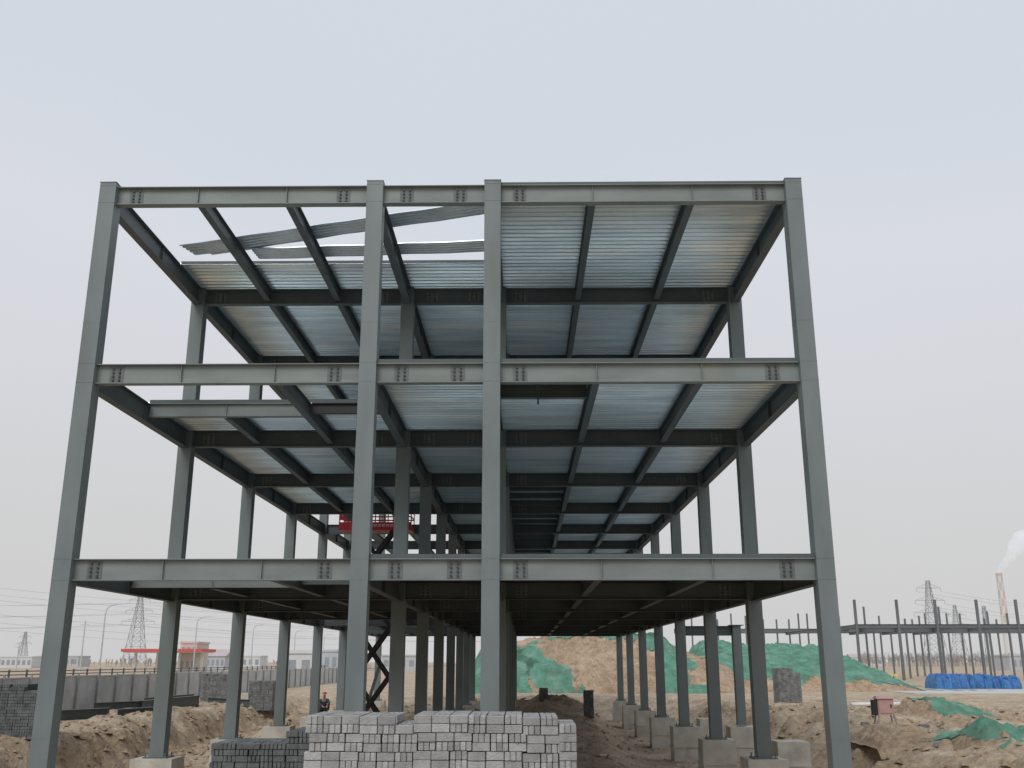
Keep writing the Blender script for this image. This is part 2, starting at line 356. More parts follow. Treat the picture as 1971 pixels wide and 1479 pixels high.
def sheet(a,b,w_,label,z0=.03,sg=.02):
    a=Vector(a);b=Vector(b);d=(b-a); L_=d.length; ang=math.atan2(d.y,d.x)
    mb=MB(); prof=[]
    y=-w_/2
    while y<w_/2-1e-3:
        for dy,z in ((0,0),(.07,0),(.08,.06),(.12,.06)): prof.append((y+dy,z*(1 if sg else .3)))
        y+=.15
    prof.append((w_/2,0))
    seg=12
    for i in range(seg):
        for (p,zp),(q,zq) in zip(prof,prof[1:]):
            x0=L_*i/seg; x1=L_*(i+1)/seg; s=lambda x:-sg*math.sin(x*math.pi/2.0)**2
            mb.quad((x0,p,zp+s(x0)),(x1,p,zp+s(x1)),(x1,q,zq+s(x1)),(x0,q,zq+s(x0)))
    o=mb.build('loose_deck_sheet',M['deckloose'] if sg else M['splice'],None,(a.x,a.y,a.z+z0),ang); tag(o,label,'metal sheet','loose deck sheets'); return o
zr=LV[2]
def onroof(px,py,z): p=gnd(px,py,z); return (p.x,p.y,z)
sheet(onroof(360,484,zr),onroof(935,401,zr),.7,'loose corrugated sheet slanting across the open roof bay, the farther left end one',.03)
sheet(onroof(400,494,zr),onroof(700,447,zr),.3,'short narrow loose sheet under the slanting roof sheet at its left end',.10)
sheet(onroof(490,491,zr),onroof(935,476,zr),.7,'loose corrugated sheet lying nearly square across the open roof bay just before the deck edge',.03)
sheet(onroof(780,486,zr),onroof(935,484,zr),.45,'small loose corrugated offcut resting on the roof sheets beside the second column',.11)
z2=LV[1]
sheet((XS[0]+4.3,20.25,z2),(XS[1]-.25,20.25,z2),.3,'loose sheet lying on the middle front beam, left of the second column',.015,0)
sheet((1.2,20.25,z2),(2.5,20.25,z2),.3,'loose sheet lying on the middle front beam in the right bay',.095,0)
# ------------------------------------------------------------------ scissor lift
LX,LY=-6.35,42.6; gz=H(LX,LY)
lift=empty('scissor_lift',(LX,LY,gz)); tag(lift,'red scissor lift raised through the open left bay on black crossed arms','lift')
mb=MB(); mb.box(-1.2,1.2,-.5,.5,.22,.62); mb.box(-1.25,1.25,-.42,.42,.3,.5); mb.build('chassis',M['red'],lift)
for sx in(-.85,.85):
    for sy in(-.52,.52):
        mb=MB(); mb.tube([(sx,sy-.09,.24),(sx,sy+.09,.24)],.24,16); o=mb.build('wheel',M['rubber'],lift)
        mb=MB(); mb.tube([(sx,sy-.1,.24),(sx,sy+.1,.24)],.11,10); mb.build('rim',M['white'],o)
base=.65; ph=7.92-gz; n=4; sh=(ph-.12-base)/n; hw=.72
for k in range(n):
    za=base+sh*k; zb=za+sh
    for sy in (-.32,.32):
        mb=MB(); mb.bar((-hw,sy,za),(hw,sy,zb),.05,.15); mb.build('scissor_arm',M['black'],lift)
        mb=MB(); mb.bar((hw,sy*.8,za),(-hw,sy*.8,zb),.05,.15); mb.build('scissor_arm',M['black'],lift)
    for xx,zz in ((-hw,za),(hw,za),(0,(za+zb)/2)):
        mb=MB(); mb.tube([(xx,-.36,zz),(xx,.36,zz)],.04,8); mb.build('cross_pin',M['black'],lift)
mb=MB(); mb.bar((-.3,0,base+.3),(.35,0,base+sh*1.3),.12); mb.build('hydraulic_cylinder',M['post'],lift)
mb=MB(); mb.box(-1.55,1.55,-.6,.6,ph-.12,ph+.1)
for sy in(-.6,.58): mb.box(-1.55,1.55,sy,sy+.02,ph+.101,ph+.22)
pf=mb.build('platform',M['red'],lift)
mb=MB()
for i in range(6):
    x=-.2+i*.17
    mb.box(x,x+.025,-.606,-.602,ph-.0,ph+.13); mb.box(x+.035,x+.12,-.606,-.602,ph+.1,ph+.13); mb.box(x+.035,x+.12,-.606,-.602,ph+.04,ph+.065)
mb.build('lettering',M['white'],pf)
mb=MB()
for sy in(-.58,.58):
    for z in (.45,.75,1.0): mb.tube([(-1.53,sy,ph+z),(1.53,sy,ph+z)],.03,6)
    for i in range(9): x=-1.53+i*3.06/8; mb.tube([(x,sy,ph+.1),(x,sy,ph+1.0)],.025,6)
for sx in(-1.53,1.53):
    for z in (.45,.75,1.0): mb.tube([(sx,-.58,ph+z),(sx,.58,ph+z)],.03,6)
mb.build('guard_rail',M['red'],lift)
mb=MB(); mb.box(-1.5,-1.0,-.66,-.61,ph+.3,ph+.95); mb.build('control_box',M['red'],lift)
mb=MB(); mb.box(-1.4,-1.12,-.668,-.663,ph+.5,ph+.8); mb.build('panel_sticker',M['white'],lift)
# ------------------------------------------------------------------ bricks
SY=11.6; tl=at(588,1378,SY); x0=tl.x; U=.202; RH=.095; ztop=tl.z; NC=15
bz=MB(); bz.box(-U/2+.004,U/2-.004,-.045,.045,0,RH-.005); long_me=bz.mesh('brick',M['brick'])
bz=MB(); bz.box(-.0295,.0295,-.095,.095,0,RH-.005); end_me=bz.mesh('brick',M['brick'])
def bevel(me_):
    bm=bmesh.new(); bm.from_mesh(me_); bmesh.ops.bevel(bm,geom=bm.edges[:],offset=.006,segments=1,affect='EDGES'); bm.to_mesh(me_); bm.free()
bevel(long_me); bevel(end_me)
random.seed(5); core=MB()
tops=[]; 
while len(tops)<NC: tops+=[random.uniform(-.012,.014)]*random.choice((1,2,3))
drop={14:1}
nb=0
for r in range(20):
    z=ztop-RH*(r+1)
    for c in range(NC):
        if r<drop.get(c,0): continue
        if r==0 and c in (5,): continue
        xc=x0+U*(c+.5)+(.05 if (r//2)%2 else 0)*(1 if c<NC-1 else 0)+random.uniform(-.002,.002); yj=SY+random.uniform(-.01,.012)
        typ=(c+r+(random.random()<.3))%2
        items=[(0,long_me)] if typ==0 else [(q,end_me) for q in range(3)]
        tz=tops[c]+random.uniform(-.002,.002)
        for q,me_ in items:
            if typ==0: pos=(xc,yj+.045,z+tz)
            else: pos=(xc-U/2+.0365+q*.0645,yj+.095+random.uniform(-.006,.006),z+tz)
            if r<7:
                o=link('brick',me_,None,pos,random.uniform(-.008,.008)); nb+=1
                if typ==0: tag(o,'grey concrete brick showing its long side in the near brick stack','brick','long side bricks of the near stack')
                else: tag(o,'grey concrete brick showing its narrow end in the near brick stack','brick','end on bricks of the near stack')
            else:
                if typ==0: core.box(pos[0]-.095,pos[0]+.095,pos[1]-.045,pos[1]+.045,pos[2],pos[2]+RH-.005)
                else: core.box(pos[0]-.0295,pos[0]+.0295,pos[1]-.095,pos[1]+.095,pos[2],pos[2]+RH-.005)
        for dd in range(4):
            yy=SY+.215+dd*.2
            if random.random()<.5:
                core.box(xc-.092,xc+.092,yy,yy+.092,z+tz-.001*r,z+tz+RH-.006); core.box(xc-.092,xc+.092,yy+.096,yy+.188,z+tz,z+tz+RH-.005)
            else:
                for q in range(3): core.box(xc-.092+q*.0645,xc-.092+q*.0645+.055,yy,yy+.19,z+tz,z+tz+RH-.005)
tag(core.build('brick',M['brickm']),'remaining grey concrete bricks behind and under the front faces of the near stack','brick',kind='stuff')
def brick_stack(loc,w_,d_,hf,m,label,rz=0,bl=.24,bh=.1,seed=1,group=None,miss=.15):
    random.seed(seed); mb=MB(); nx_=max(1,int(round(w_/bl))); ny_=max(1,int(round(d_/bl)))
    for i in range(nx_):
        for j in range(ny_):
            t=(i+.5)/nx_; hh=hf(t) if callable(hf) else hf
            nz_=int(hh/bh)-(random.random()<miss)
            edge=i in(0,nx_-1) or j in(0,ny_-1)
            for k in range(nz_):
                if not edge and k<nz_-4: continue
                x=-w_/2+bl*i+random.uniform(-.01,.01); y=-d_/2+bl*j+random.uniform(-.01,.01); z=k*bh
                if (i+k+(random.random()<.2))%2: mb.box(x,x+bl-.012,y,y+bl-.012,z,z+bh-.008)
                else:
                    for q in range(3): mb.box(x+q*bl/3,x+(q+1)*bl/3-.011,y,y+bl-.012,z,z+bh-.008)
    o=mb.build('brick_stack',m,None,loc,rz); tag(o,label,'brick stack',group); return o
p=at(499,1440,13.3)
brick_stack((p.x,13.9,.2),1.28,1.0,lambda t:1.42 if t>.70 else 1.25,M['darkbrick'],'low dark grey brick stack left of the near pale brick stack',0,.16,.075,3,None,.08)
def gs(px,py,w_,d_,h_,m,label,rz=0,seed=2,zb=0,**k):
    q=gnd(px,py,zb); return brick_stack((q.x,q.y+d_/2,H(q.x,q.y+d_/2)-.05),w_,d_,h_,m,label,rz,seed=seed,**k)
gs(0,1424,1.9,1.6,lambda t:1.75 if t<.8 else 1.5,M['darkbrick'],'large dark brick stack at the left edge before the metal fence',.1,4)
gs(412,1352,1.9,1.6,1.75,M['midbrick'],'grey brick stack by the fence, left of the third left column',.1,5)
gs(500,1355,1.5,1.4,1.75,M['midbrick'],'grey brick stack by the fence between the third and fourth left columns',.05,6)
gs(355,1342,1.2,1.0,1.3,M['midbrick'],'small grey brick stack close against the fence, leftmost of the three pale stacks',.05,12)
gs(1520,1354,1.35,1.0,lambda t:2.1 if t<.6 else 1.85,M['midbrick'],'tall grey brick stack on open soil right of the building, before the green mound',.15,7)
gs(1049,1364,.6,.5,.75,M['darkbrick'],'small dark brick stack on soil under the building, farther one',.0,8)
gs(1136,1398,.55,.5,1.35,M['darkbrick'],'narrow dark brick stack under the building beside the near pale bricks',.0,9,zb=-.55)
gs(215,1474,.5,.4,.4,M['midbrick'],'tiny low pile of pale bricks at the foot of the nearest left footing',.3,10,zb=-.6)
random.seed(21)
bz=MB(); bz.box(-.12,.12,-.06,.06,0,.11); lb=bz.mesh('loose_brick',M['midbrick']); bevel(lb)
for i in range(22):
    x,y=(random.uniform(9.5,19),random.uniform(30,56)) if i%2 else (random.uniform(-19,-6),random.uniform(27,56))
    o=link('loose_brick',lb,None,(x,y,H(x,y)-.01),random.random()*3); tag(o,'single loose grey brick lying on the bare soil','brick','single loose bricks on the soil')
# ------------------------------------------------------------------ steel members on the ground left
for (pa,pb,lab,hh_) in (((112,1396),(208,1390),'dark steel beam lying on soil in front of the fence, nearest one',.40),((180,1368),(282,1363),'grey steel beam lying along the fence foot, left one',.36),((272,1376),(382,1362),'long dark steel beam lying beside the brick stacks',.55),((276,1364),(372,1354),'second dark steel beam lying behind the long one',.5),((400,1356),(480,1361),'steel beam lying between the two pale brick stacks',.36),((225,1384),(330,1376),'thin steel beam lying in front of the long dark beam',.25)):
    a=gnd(*pa,.0); b=gnd(*pb,.0); d=b-a
    za=max(H(a.x,a.y),H(b.x,b.y),H((a.x+b.x)/2,(a.y+b.y)/2))+hh_-.03
    o=ibeam(d.length,hh_,.24).build('steel_beam',M['sidesteel'],None,(a.x,a.y,za),math.atan2(d.y,d.x)); tag(o,lab,'beam','steel beams lying on the soil')
# ------------------------------------------------------------------ mounds and nets
def mound(px0,px1,Yc,dep,hfun,label,net,netlabel,seed,res=70,zb=0,amp=.25,hole=.05,off=.07):
    xa=at(px0,1300,Yc).x; xb=at(px1,1300,Yc).x
    W=xb-xa; verts=[]
    nxx=res; nyy=int(res*.55)
    def hh(u,v):
        x=xa+W*u; y=Yc-dep/2+dep*v
        e=min(1,math.sin(math.pi*max(0,min(1,v)))**.75)
        z=hfun(u)*e
        k=sst(0,.1,u)*(1-sst(.9,1,u))
        z=z*(.3+.7*k)+amp*e*(1.4*fn(x+seed*7,y,.45,6)+.8*fn(x+seed,y,1.9,5)-.7*abs(fn(x*1.6,y*.5+seed,1.2,5)))*min(1.2,hfun(u))
        return x,y,z+zb-.25*(1-min(1,e*3))
    for j in range(nyy+1):
        for i in range(nxx+1): verts.append(hh(i/nxx,j/nyy))
    fc=[(j*(nxx+1)+i,j*(nxx+1)+i+1,(j+1)*(nxx+1)+i+1,(j+1)*(nxx+1)+i) for j in range(nyy) for i in range(nxx)]
    me=bpy.data.meshes.new('soil_mound'); me.from_pydata(verts,[],fc); me.materials.append(M['mound']); me.update()
    tag(link('soil_mound',me),label,'mound')
    zs=[v[2] for v in verts]; st=nxx+1
    for it in range(3):
        z2_=zs[:]
        for j in range(1,nyy):
            for i in range(1,nxx):
                q=j*st+i; z2_[q]=(zs[q]*2+zs[q-1]+zs[q+1]+zs[q-st]+zs[q+st])/6
        zs=z2_
    for q,(nf,nl) in enumerate(zip(net,netlabel)):
        vv=[]
        for j in range(nyy+1):
            for i in range(nxx+1):
                x,y,z=verts[j*st+i]; f1=fn(x,y,.35,4)
                wv=off*(.9+.5*math.sin(x*2.1+5*f1+y*1.6)+.3*math.sin(x*4.7-y*1.3+6*f1)); vv.append((x,y,max(z+.015,zs[j*st+i]+wv)))
        ff=[f for f in fc if nf(((f[0]%st)+.5)/nxx,(f[0]//st+.5)/nyy)+hole*fn(vv[f[0]][0]+q*5,vv[f[0]][1],.5,6)>0]
        me=bpy.data.meshes.new('green_netting'); me.from_pydata(vv,[],ff); me.materials.append(M['net']); me.polygons.foreach_set('use_smooth',[True]*len(ff)); me.update()
        tag(link('green_netting',me),nl,'netting')
def prof(pts):
    def f(u):
        for (a,za),(b,zb) in zip(pts,pts[1:]):
            if u<=b: t=sst(a,b,u); return za+(zb-za)*t
        return pts[-1][1]
    return f
mound(890,1440,90,16,prof([(0,2.4),(.06,4.3),(.2,4.1),(.35,4.6),(.5,4.7),(.66,4.8),(.78,3.3),(.9,2.2),(1,.8)]),'large brown soil mound behind the steel building, partly under green net',
 [lambda u,v:.16-u-.1*max(0,.25-v)+.12*sst(.4,.1,v), lambda u,v:.055-abs(u-.20-.5*(.3-v))-.6*max(0,v-.3), lambda u,v:.06-abs(u-.66-.25*max(0,.35-v)), lambda u,v:min(.03-abs(u-.47)*.12, v-.36)],
 ['green net over the left end of the brown mound behind the building','green net tongue sliding down the front foot of the brown mound','green net strip hanging over the right shoulder of the brown mound','green net along the crest of the brown mound'],1,170)
mound(1300,1720,96,20,prof([(0,2.6),(.15,4.3),(.3,3.9),(.5,4.0),(.7,3.4),(.85,2.0),(1,.3)]),'long soil mound right of the building almost fully covered by green net',
 [lambda u,v:.3-max(0,.14-v)*3.6],['green net spread over the long mound right of the building'],2,150,hole=.13)
def small_mound(px0,px1,py,Y,dep,hgt,label,nl,seed,zb,nf):
    mound(px0,px1,Y,dep,prof([(0,hgt*.3),(.3,hgt),(.6,hgt*.8),(1,hgt*.2)]),label,[nf],[nl],seed,110,zb,amp=.24,hole=.1,off=.035)
small_mound(1700,1925,1395,43,5,1.0,'low brown soil heap right of the red electrical box','green net crumpled over the low heap beyond the red electrical box',3,0,lambda u,v:.25-abs(u-.5)-max(0,.15-v))
small_mound(1840,2040,1460,29,4.5,.95,'brown soil heap at the right edge of the view','green net crumpled over the heap at the right edge',4,-.05,lambda u,v:min(u-.1,.3)-max(0,.12-v))
small_mound(1640,1800,1479,33,4,.7,'bare brown soil heap below the red electrical box','scrap of green net in the bare heap below the box',5,-.1,lambda u,v:.03-abs(u-.9)-abs(v-.3))
def netscrap(px,py,w_,d_,label,seed):
    c=gnd(px,py,0); n=26; v=[]
    for j in range(n+1):
        for i in range(n+1):
            x=c.x+w_*(i/n-.5); y=c.y+d_*(j/n-.5); v.append((x,y,H(x,y)+.07+.05*math.sin(x*4+3*fn(x,y,.8,3))+.05*abs(fn(x,y,2,3))))
    f=[(j*(n+1)+i,j*(n+1)+i+1,(j+1)*(n+1)+i+1,(j+1)*(n+1)+i) for j in range(n) for i in range(n) if math.hypot(i/n-.5,j/n-.5)+.25*fn(i*.15+seed,j*.15,1,4)<.42]
    me=bpy.data.meshes.new('net_scrap'); me.from_pydata(v,[],f); me.materials.append(M['net']); me.polygons.foreach_set('use_smooth',[True]*len(f)); me.update()
    tag(link('net_scrap',me),label,'netting')
netscrap(1790,1331,12,3.0,'flat strip of green net lying along the edge of the concrete road',1)
netscrap(1720,1322,7,4,'flat green net lying on soil at the right foot of the long mound',2)
netscrap(1840,1436,2.2,1.6,'small scrap of green net on soil between the two right heaps',3)
netscrap(1030,1318,6,5,'green net spread on soil at the foot of the brown mound',4)
# ------------------------------------------------------------------ fence (hoarding)
fe=empty('metal_fence',(-23,0,0)); tag(fe,'long pale grey corrugated metal site fence running away on the left','fence')
mb=MB(); y=0
while y<2.46:
    s=[(0,0),(.05,.04),(.12,.04),(.17,0)]
    for i in range(4):
        ya,xa_=y+s[i][0],s[i][1]; yb,xb_=(y+s[i+1][0],s[i+1][1]) if i<3 else (y+.2,0)
        mb.quad((xa_,ya,.0),(xb_,yb,.0),(xb_,yb,1.72),(xa_,ya,1.72))
    y+=.2
mb.box(-.02,.05,0,2.5,1.72,1.78)
pm=mb.mesh('fence_panel',M['fence']); mb=MB(); mb.box(-.03,.05,-.04,.04,-.2,1.84); fpm=mb.mesh('fence_post',M['post'])
random.seed(3)
for k in range(46):
    y=30+k*2.5; link('fence_panel',pm,fe,(random.uniform(-.03,.02),y,-.05+random.uniform(-.02,.02))); link('fence_post',fpm,fe,(.10,y,0))
ra=empty('road_railing',(-45,0,0)); tag(ra,'dark metal railing beside the road beyond the site fence','railing')
mb=MB()
for z in (.5,.9,1.3,1.6): mb.box(-.04,.04,70,300,z-.05,z+.05)
mb.build('rail',M['rail'],ra); mb=MB(); mb.box(-.07,.07,-.07,.07,0,1.75); rp_=mb.mesh('post',M['rail'])
for k in range(70): link('post',rp_,ra,(0,70+k*3.2,0))
lamp0=empty('street_lamp')
mb=MB(); mb.tube([(0,0,0),(0,0,8.6),(.15,0,9.4),(.7,0,9.85),(2.0,0,10.05)],[.13,.09,.075,.06,.05],8); mb.build('pole',M['lamp'],lamp0)
mb=MB(); mb.hexa([(1.9,-.16,9.95),(2.8,-.16,10.05),(2.8,.16,10.05),(1.9,.16,9.95),(1.9,-.12,10.1),(2.7,-.1,10.18),(2.7,.1,10.18),(1.9,.12,10.1)]); mb.build('lamp_head',M['lamp'],lamp0)
names=['nearest','second','third','fourth','fifth','sixth','seventh','eighth']
for i in range(8):
    o=lamp0 if i==0 else copy_tree(lamp0); o.location=(-57+.3*(i%2),137+38*i,0)
    tag(o,'tall grey street lamp with curved arm, %s along the road on the left'%names[i],'street lamp','street lamps along the road')
def pylon(name,px,Y,hgt,base,label,arms,hand=M['lattice'],t=.3,rz=0):
    p=at(px,1275,Y); root=empty(name,(p.x,Y,0),rz); tag(root,label,'pylon')
    mb=MB(); lev=9; rad=lambda z:base/2*(1-z/hgt)**1.15+.5*(z/hgt)+.15
    zs=[hgt*(1-(1-i/lev)**1.25) for i in range(lev+1)]
    cs=[(-1,-1),(1,-1),(1,1),(-1,1)]
    for i in range(lev):
        a,b=zs[i],zs[i+1]; ra_,rb=rad(a),rad(b)
        for k in range(4):
            c,d=cs[k],cs[(k+1)%4]
            mb.bar((c[0]*ra_,c[1]*ra_,a),(c[0]*rb,c[1]*rb,b),t)
            mb.bar((c[0]*ra_,c[1]*ra_,a),(d[0]*rb,d[1]*rb,b),t*.6); mb.bar((d[0]*ra_,d[1]*ra_,a),(c[0]*rb,c[1]*rb,b),t*.6)
            mb.bar((c[0]*rb,c[1]*rb,b),(d[0]*rb,d[1]*rb,b),t*.6)
    mb.build('lattice_tower',hand,root)
    tips=[]
    for (z,wd) in arms:
        mb=MB()
        for sx in(-1,1):
            for sy in(-1,1): mb.bar((0,sy*.8,z),(sx*wd,0,z),t*.7)
            mb.bar((0,0,z+2),(sx*wd,0,z),t*.6); mb.bar((sx*wd*.5,0,z+1),(sx*wd*.5,0,z),t*.5); tips.append((sx*wd,0,z-1.4)); mb.bar((sx*wd,0,z),(sx*wd,0,z-1.4),t*.6)
        mb.build('cross_arm',hand,root)
    rot=Matrix.Rotation(rz,3,'Z')
    return [rot@Vector(t_)+Vector((p.x,Y,0)) for t_ in tips]
def wires(tips,d,label,group,r=.06,sag=6):
    for t_ in tips:
        mb=MB(); pts=[]
        for i in range(17):
            u=i/16; q=t_+Vector(d)*u; pts.append(q-Vector((0,0,sag*4*u*(1-u))))
        mb.tube(pts,r,4,cap=False); o=mb.build('power_line',M['wire']); tag(o,label,'power line',group)
T1=pylon('transmission_pylon',258,480,35,9,'large lattice pylon behind the petrol station on the left',[(21,8),(26,6.5),(31,5)],t=.24)
wires(T1,(-260,-130,6),'overhead power line strung from the left lattice pylon towards the left edge','power lines left of the left pylon')
wires(T1,(250,190,0),'overhead power line strung from the left lattice pylon behind the steel building','power lines right of the left pylon')
T2=pylon('transmission_pylon',1803,420,35,8,'taller lattice pylon with wide arms behind the far steel frame',[(22,7),(27,6),(32,5)],t=.22)
wires(T2,(170,60,0),'overhead power line from the taller right pylon towards the right edge','power lines right of the right pylon',.05)
pylon('transmission_pylon',1850,640,37,9,'smaller distant lattice pylon just right of the taller one',[(25,7),(31,6)],t=.25)
pylon('transmission_pylon',42,820,26,7,'small distant pylon low on the horizon near the left edge',[(17,6),(22,5)])
pylon('radio_mast',1907,520,30,3,'slim antenna mast with round dishes near the factory chimney',[(24,1.6),(27,1.6)],t=.2)
for k,(ya,yb) in enumerate(((1128,1150),(1142,1160),(1152,1172),(1180,1192),(1196,1204),(1210,1216))):
    a=at(-40,ya,300); b=at(700,yb+22,520)
    mb=MB(); pts=[]
    for i in range(25):
        u=i/24; q=a.lerp(b,u); pts.append(q-Vector((0,0,5*4*u*(1-u)*.5)))
    mb.tube(pts,.04,4,cap=False); tag(mb.build('power_line',M['wire']),'thin faint power line crossing the low sky on the left','power line','faint power lines crossing the left sky')
for i,(px,Y,hh_) in enumerate(((155,230,11.5),(32,260,7.0),(345,300,8.5),(128,330,8.0))):
    p=at(px,1280,Y); root=empty('utility_pole',(p.x,Y,0)); mb=MB(); mb.tube([(0,0,0),(0,0,hh_)],[.2,.13],8); mb.build('pole',M['lamp'],root); mb=MB(); mb.box(-1,1,-.08,.08,hh_-1,hh_-.85); mb.build('cross_bar',M['lamp'],root)
    tag(root,['tallest utility pole between the left edge and the first street lamp','short utility pole nearest the left edge','utility pole in front of the red canopy','small utility pole just left of the tallest one'][i],'utility pole')
# ------------------------------------------------------------------ far buildings
def house(px0,px1,Y,hgt,wall,label,storeys=1,roof=None,dep=12,cat='building',wn=4):
    a=at(px0,1280,Y).x; b=at(px1,1280,Y).x; root=empty('far_building',((a+b)/2,Y,0)); tag(root,label,cat); W=b-a
    mb=MB(); mb.box(-W/2,W/2,0,dep,-.3,hgt); mb.build('wall',wall,root)
    mb=MB()
    if roof=='gable': 
        mb.hexa([(-W/2-.4,-.4,hgt),(W/2+.4,-.4,hgt),(W/2+.4,dep+.4,hgt),(-W/2-.4,dep+.4,hgt),(-W/2-.4,dep/2-.1,hgt+2.2),(W/2+.4,dep/2-.1,hgt+2.2),(W/2+.4,dep/2+.1,hgt+2.2),(-W/2-.4,dep/2+.1,hgt+2.2)])
    else: mb.box(-W/2-.2,W/2+.2,-.2,dep+.2,hgt+.002,hgt+.5)
    mb.build('roof',M['roofr'] if roof=='gable' else wall,root)
    sh_=hgt/storeys
    for s in range(storeys):
        for k in range(wn):
            x=-W/2+W*(k+.5)/wn; ww=W/wn*.28
            mb=MB(); mb.box(x-ww,x+ww,-.06,-.003,s*sh_+sh_*.3,s*sh_+sh_*.75); mb.build('window',M['glass'],root)
    return root
house(345,376,262,7.0,M['beige'],'beige two storey building beside the red canopy',2,None,10,wn=3)
house(0,60,420,4.2,M['pale'],'long low pale building on the horizon at the left edge',1,None,14,wn=6)
house(70,150,520,5,M['greyw'],'grey low shed on the horizon left of the pylon',1,None,14,wn=5)
house(395,432,330,4.2,M['greyw'],'low grey building right of the red canopy',1,'gable',12,wn=4)
house(440,500,420,4.5,M['pale'],'pale low building on the horizon behind the third left column',1,None,12,wn=5)
house(548,602,150,3.6,M['pale'],'white site hut near the fence end, seen between the left columns',1,None,5,wn=2)
house(608,650,230,4.6,M['greyw'],'grey low hut between the fifth and sixth left columns',1,None,8,wn=3)
house(1640,1700,620,5,M['pale'],'pale low building on the horizon before the bare trees',1,'gable',12,wn=5)
house(1945,1990,300,4,M['greyw'],'grey low building at the right edge below the chimney',1,None,12,wn=3)
house(735,800,300,4,M['greyw'],'grey low building glimpsed between the inner columns',1,None,12,wn=4)
a=at(250,1255,262); b=at(402,1255,262); W=b.x-a.x
root=empty('station_canopy',((a.x+b.x)/2,262,0)); tag(root,'petrol station canopy with long red fascia on the left horizon','canopy')
mb=MB(); mb.box(-W/2,W/2,-6,6,4.9,5.6); mb.build('fascia',M['redfar'],root)
mb=MB(); mb.box(-W/2+.4,W/2-.4,-5.6,5.6,4.7,4.89); mb.build('soffit',M['white'],root)
mb=MB(); mb.box(W/2-10,W/2-6,-6.05,-6.003,5.05,5.45); mb.build('sign_panel',M['white'],root)
for x in (-.42,-.14,.14,.42):
    mb=MB(); mb.box(W*x-.3,W*x+.3,-.3,.3,0,4.69); mb.build('canopy_post',M['white'],root)
# ------------------------------------------------------------------ far steel frame right
fs=empty('far_steel_frame',(0,0,0)); tag(fs,'distant unfinished steel frame with rows of tall bare columns on the right','building')
mb=MB(); mb.box(-.2,.2,-.2,.2,-.2,1); cunit=mb.mesh('column',M['farsteel'])
random.seed(31)
for Y,pxs in ((140,(1655,1737,1812,1893,1970)),(156,(1672,1750,1818,1905,1950)),(178,(1335,1385,1412,1440,1474,1500,1524,1543,1560,1580,1600,1622,1687,1700,1720,1764,1778,1790,1832,1858,1872,1912,1928,1985))):
    for px in pxs:
        o=link('column',cunit,fs,(at(px,1275,Y).x,Y,0)); hh_=10.7 if Y==140 else random.choice((10.6,9.6,10.9,8.8,10.2)); s_=.8 if Y==140 else .62; o.scale=(s_,s_,hh_)
xa_=at(1300,1275,178).x; ibeam(at(2000,1275,178).x-xa_,.8,.4,tw=.2).build('beam',M['farsteel'],fs,(xa_,178,8.0))
xa_=at(1640,1275,156).x; ibeam(at(2000,1275,156).x-xa_,.6,.3).build('beam',M['farsteel'],fs,(xa_,156.0,7.4))
xa_=at(1650,1275,140).x; ibeam(at(2000,1275,140).x-xa_,.5,.3).build('beam',M['farsteel'],fs,(xa_,139.99,7.4))
for px in (1655,1737,1812,1893,1970): ibeam(38,.45,.25).build('cross_beam',M['farsteel'],fs,(at(px,1275,140).x,140.3,7.36),R(90))
# ------------------------------------------------------------------ chimney and smoke
p=at(1945,1275,1250); CH=107; ch=empty('factory_chimney',(p.x,1250,0)); tag(ch,'tall tapering factory chimney with red and white checks on the right horizon','chimney')
mb=MB(); n=16; lv=22; rad=lambda i:5.0-1.5*i/lv
for i in range(lv):
    z0_,z1_=CH*i/lv,CH*(i+1)/lv
    for k in range(n):
        a0,a1=2*math.pi*k/n,2*math.pi*(k+1)/n; r0,r1=rad(i),rad(i+1)
        mb.quad((r0*math.cos(a0),r0*math.sin(a0),z0_),(r0*math.cos(a1),r0*math.sin(a1),z0_),(r1*math.cos(a1),r1*math.sin(a1),z1_),(r1*math.cos(a0),r1*math.sin(a0),z1_),1 if (i>9 and (i//2+k//2)%2==0) else 0)
mb.build('shaft',[M['chimw'],M['chimr']],ch); mb=MB(); mb.tube([(0,0,CH-1),(0,0,CH+1.5)],3.8,16); mb.build('rim',M['chimr'],ch)
sm=bpy.data.materials.new('smoke'); sm.use_nodes=True; N=sm.node_tree.nodes; N.remove(N['Principled BSDF'])
vs=N.new('ShaderNodeVolumePrincipled'); vs.inputs['Density'].default_value=.045; vs.inputs['Color'].default_value=(.97,.97,.98,1); vs.inputs['Emission Strength'].default_value=.018; vs.inputs['Emission Color'].default_value=(.9,.92,.95,1)  # weak emission added so the smoke looks lit; it is no light source
sm.node_tree.links.new(vs.outputs[0],N['Material Output'].inputs['Volume'])
bm=bmesh.new(); random.seed(3)
for i in range(34):
    t=i/33; c=Vector((t*46+random.uniform(-4,4)*t+3*math.sin(t*6),random.uniform(-4,4)*t,CH+3+44*t**.75+random.uniform(-5,5)*t)); r=3.2+9*t*random.uniform(.7,1.1)
    bmesh.ops.create_icosphere(bm,subdivisions=3,radius=r,matrix=Matrix.Translation(c))
me=bpy.data.meshes.new('smoke_plume'); 
for v in bm.verts: v.co+=v.normal*2.2*noise.noise(v.co*.25)
bm.to_mesh(me); bm.free(); me.materials.append(sm)
o=link('smoke_plume',me,None,(p.x,1250,0)); rmd=o.modifiers.new('r','REMESH'); rmd.mode='VOXEL'; rmd.voxel_size=1.4
tag(o,'white smoke plume drifting right from the factory chimney','smoke')
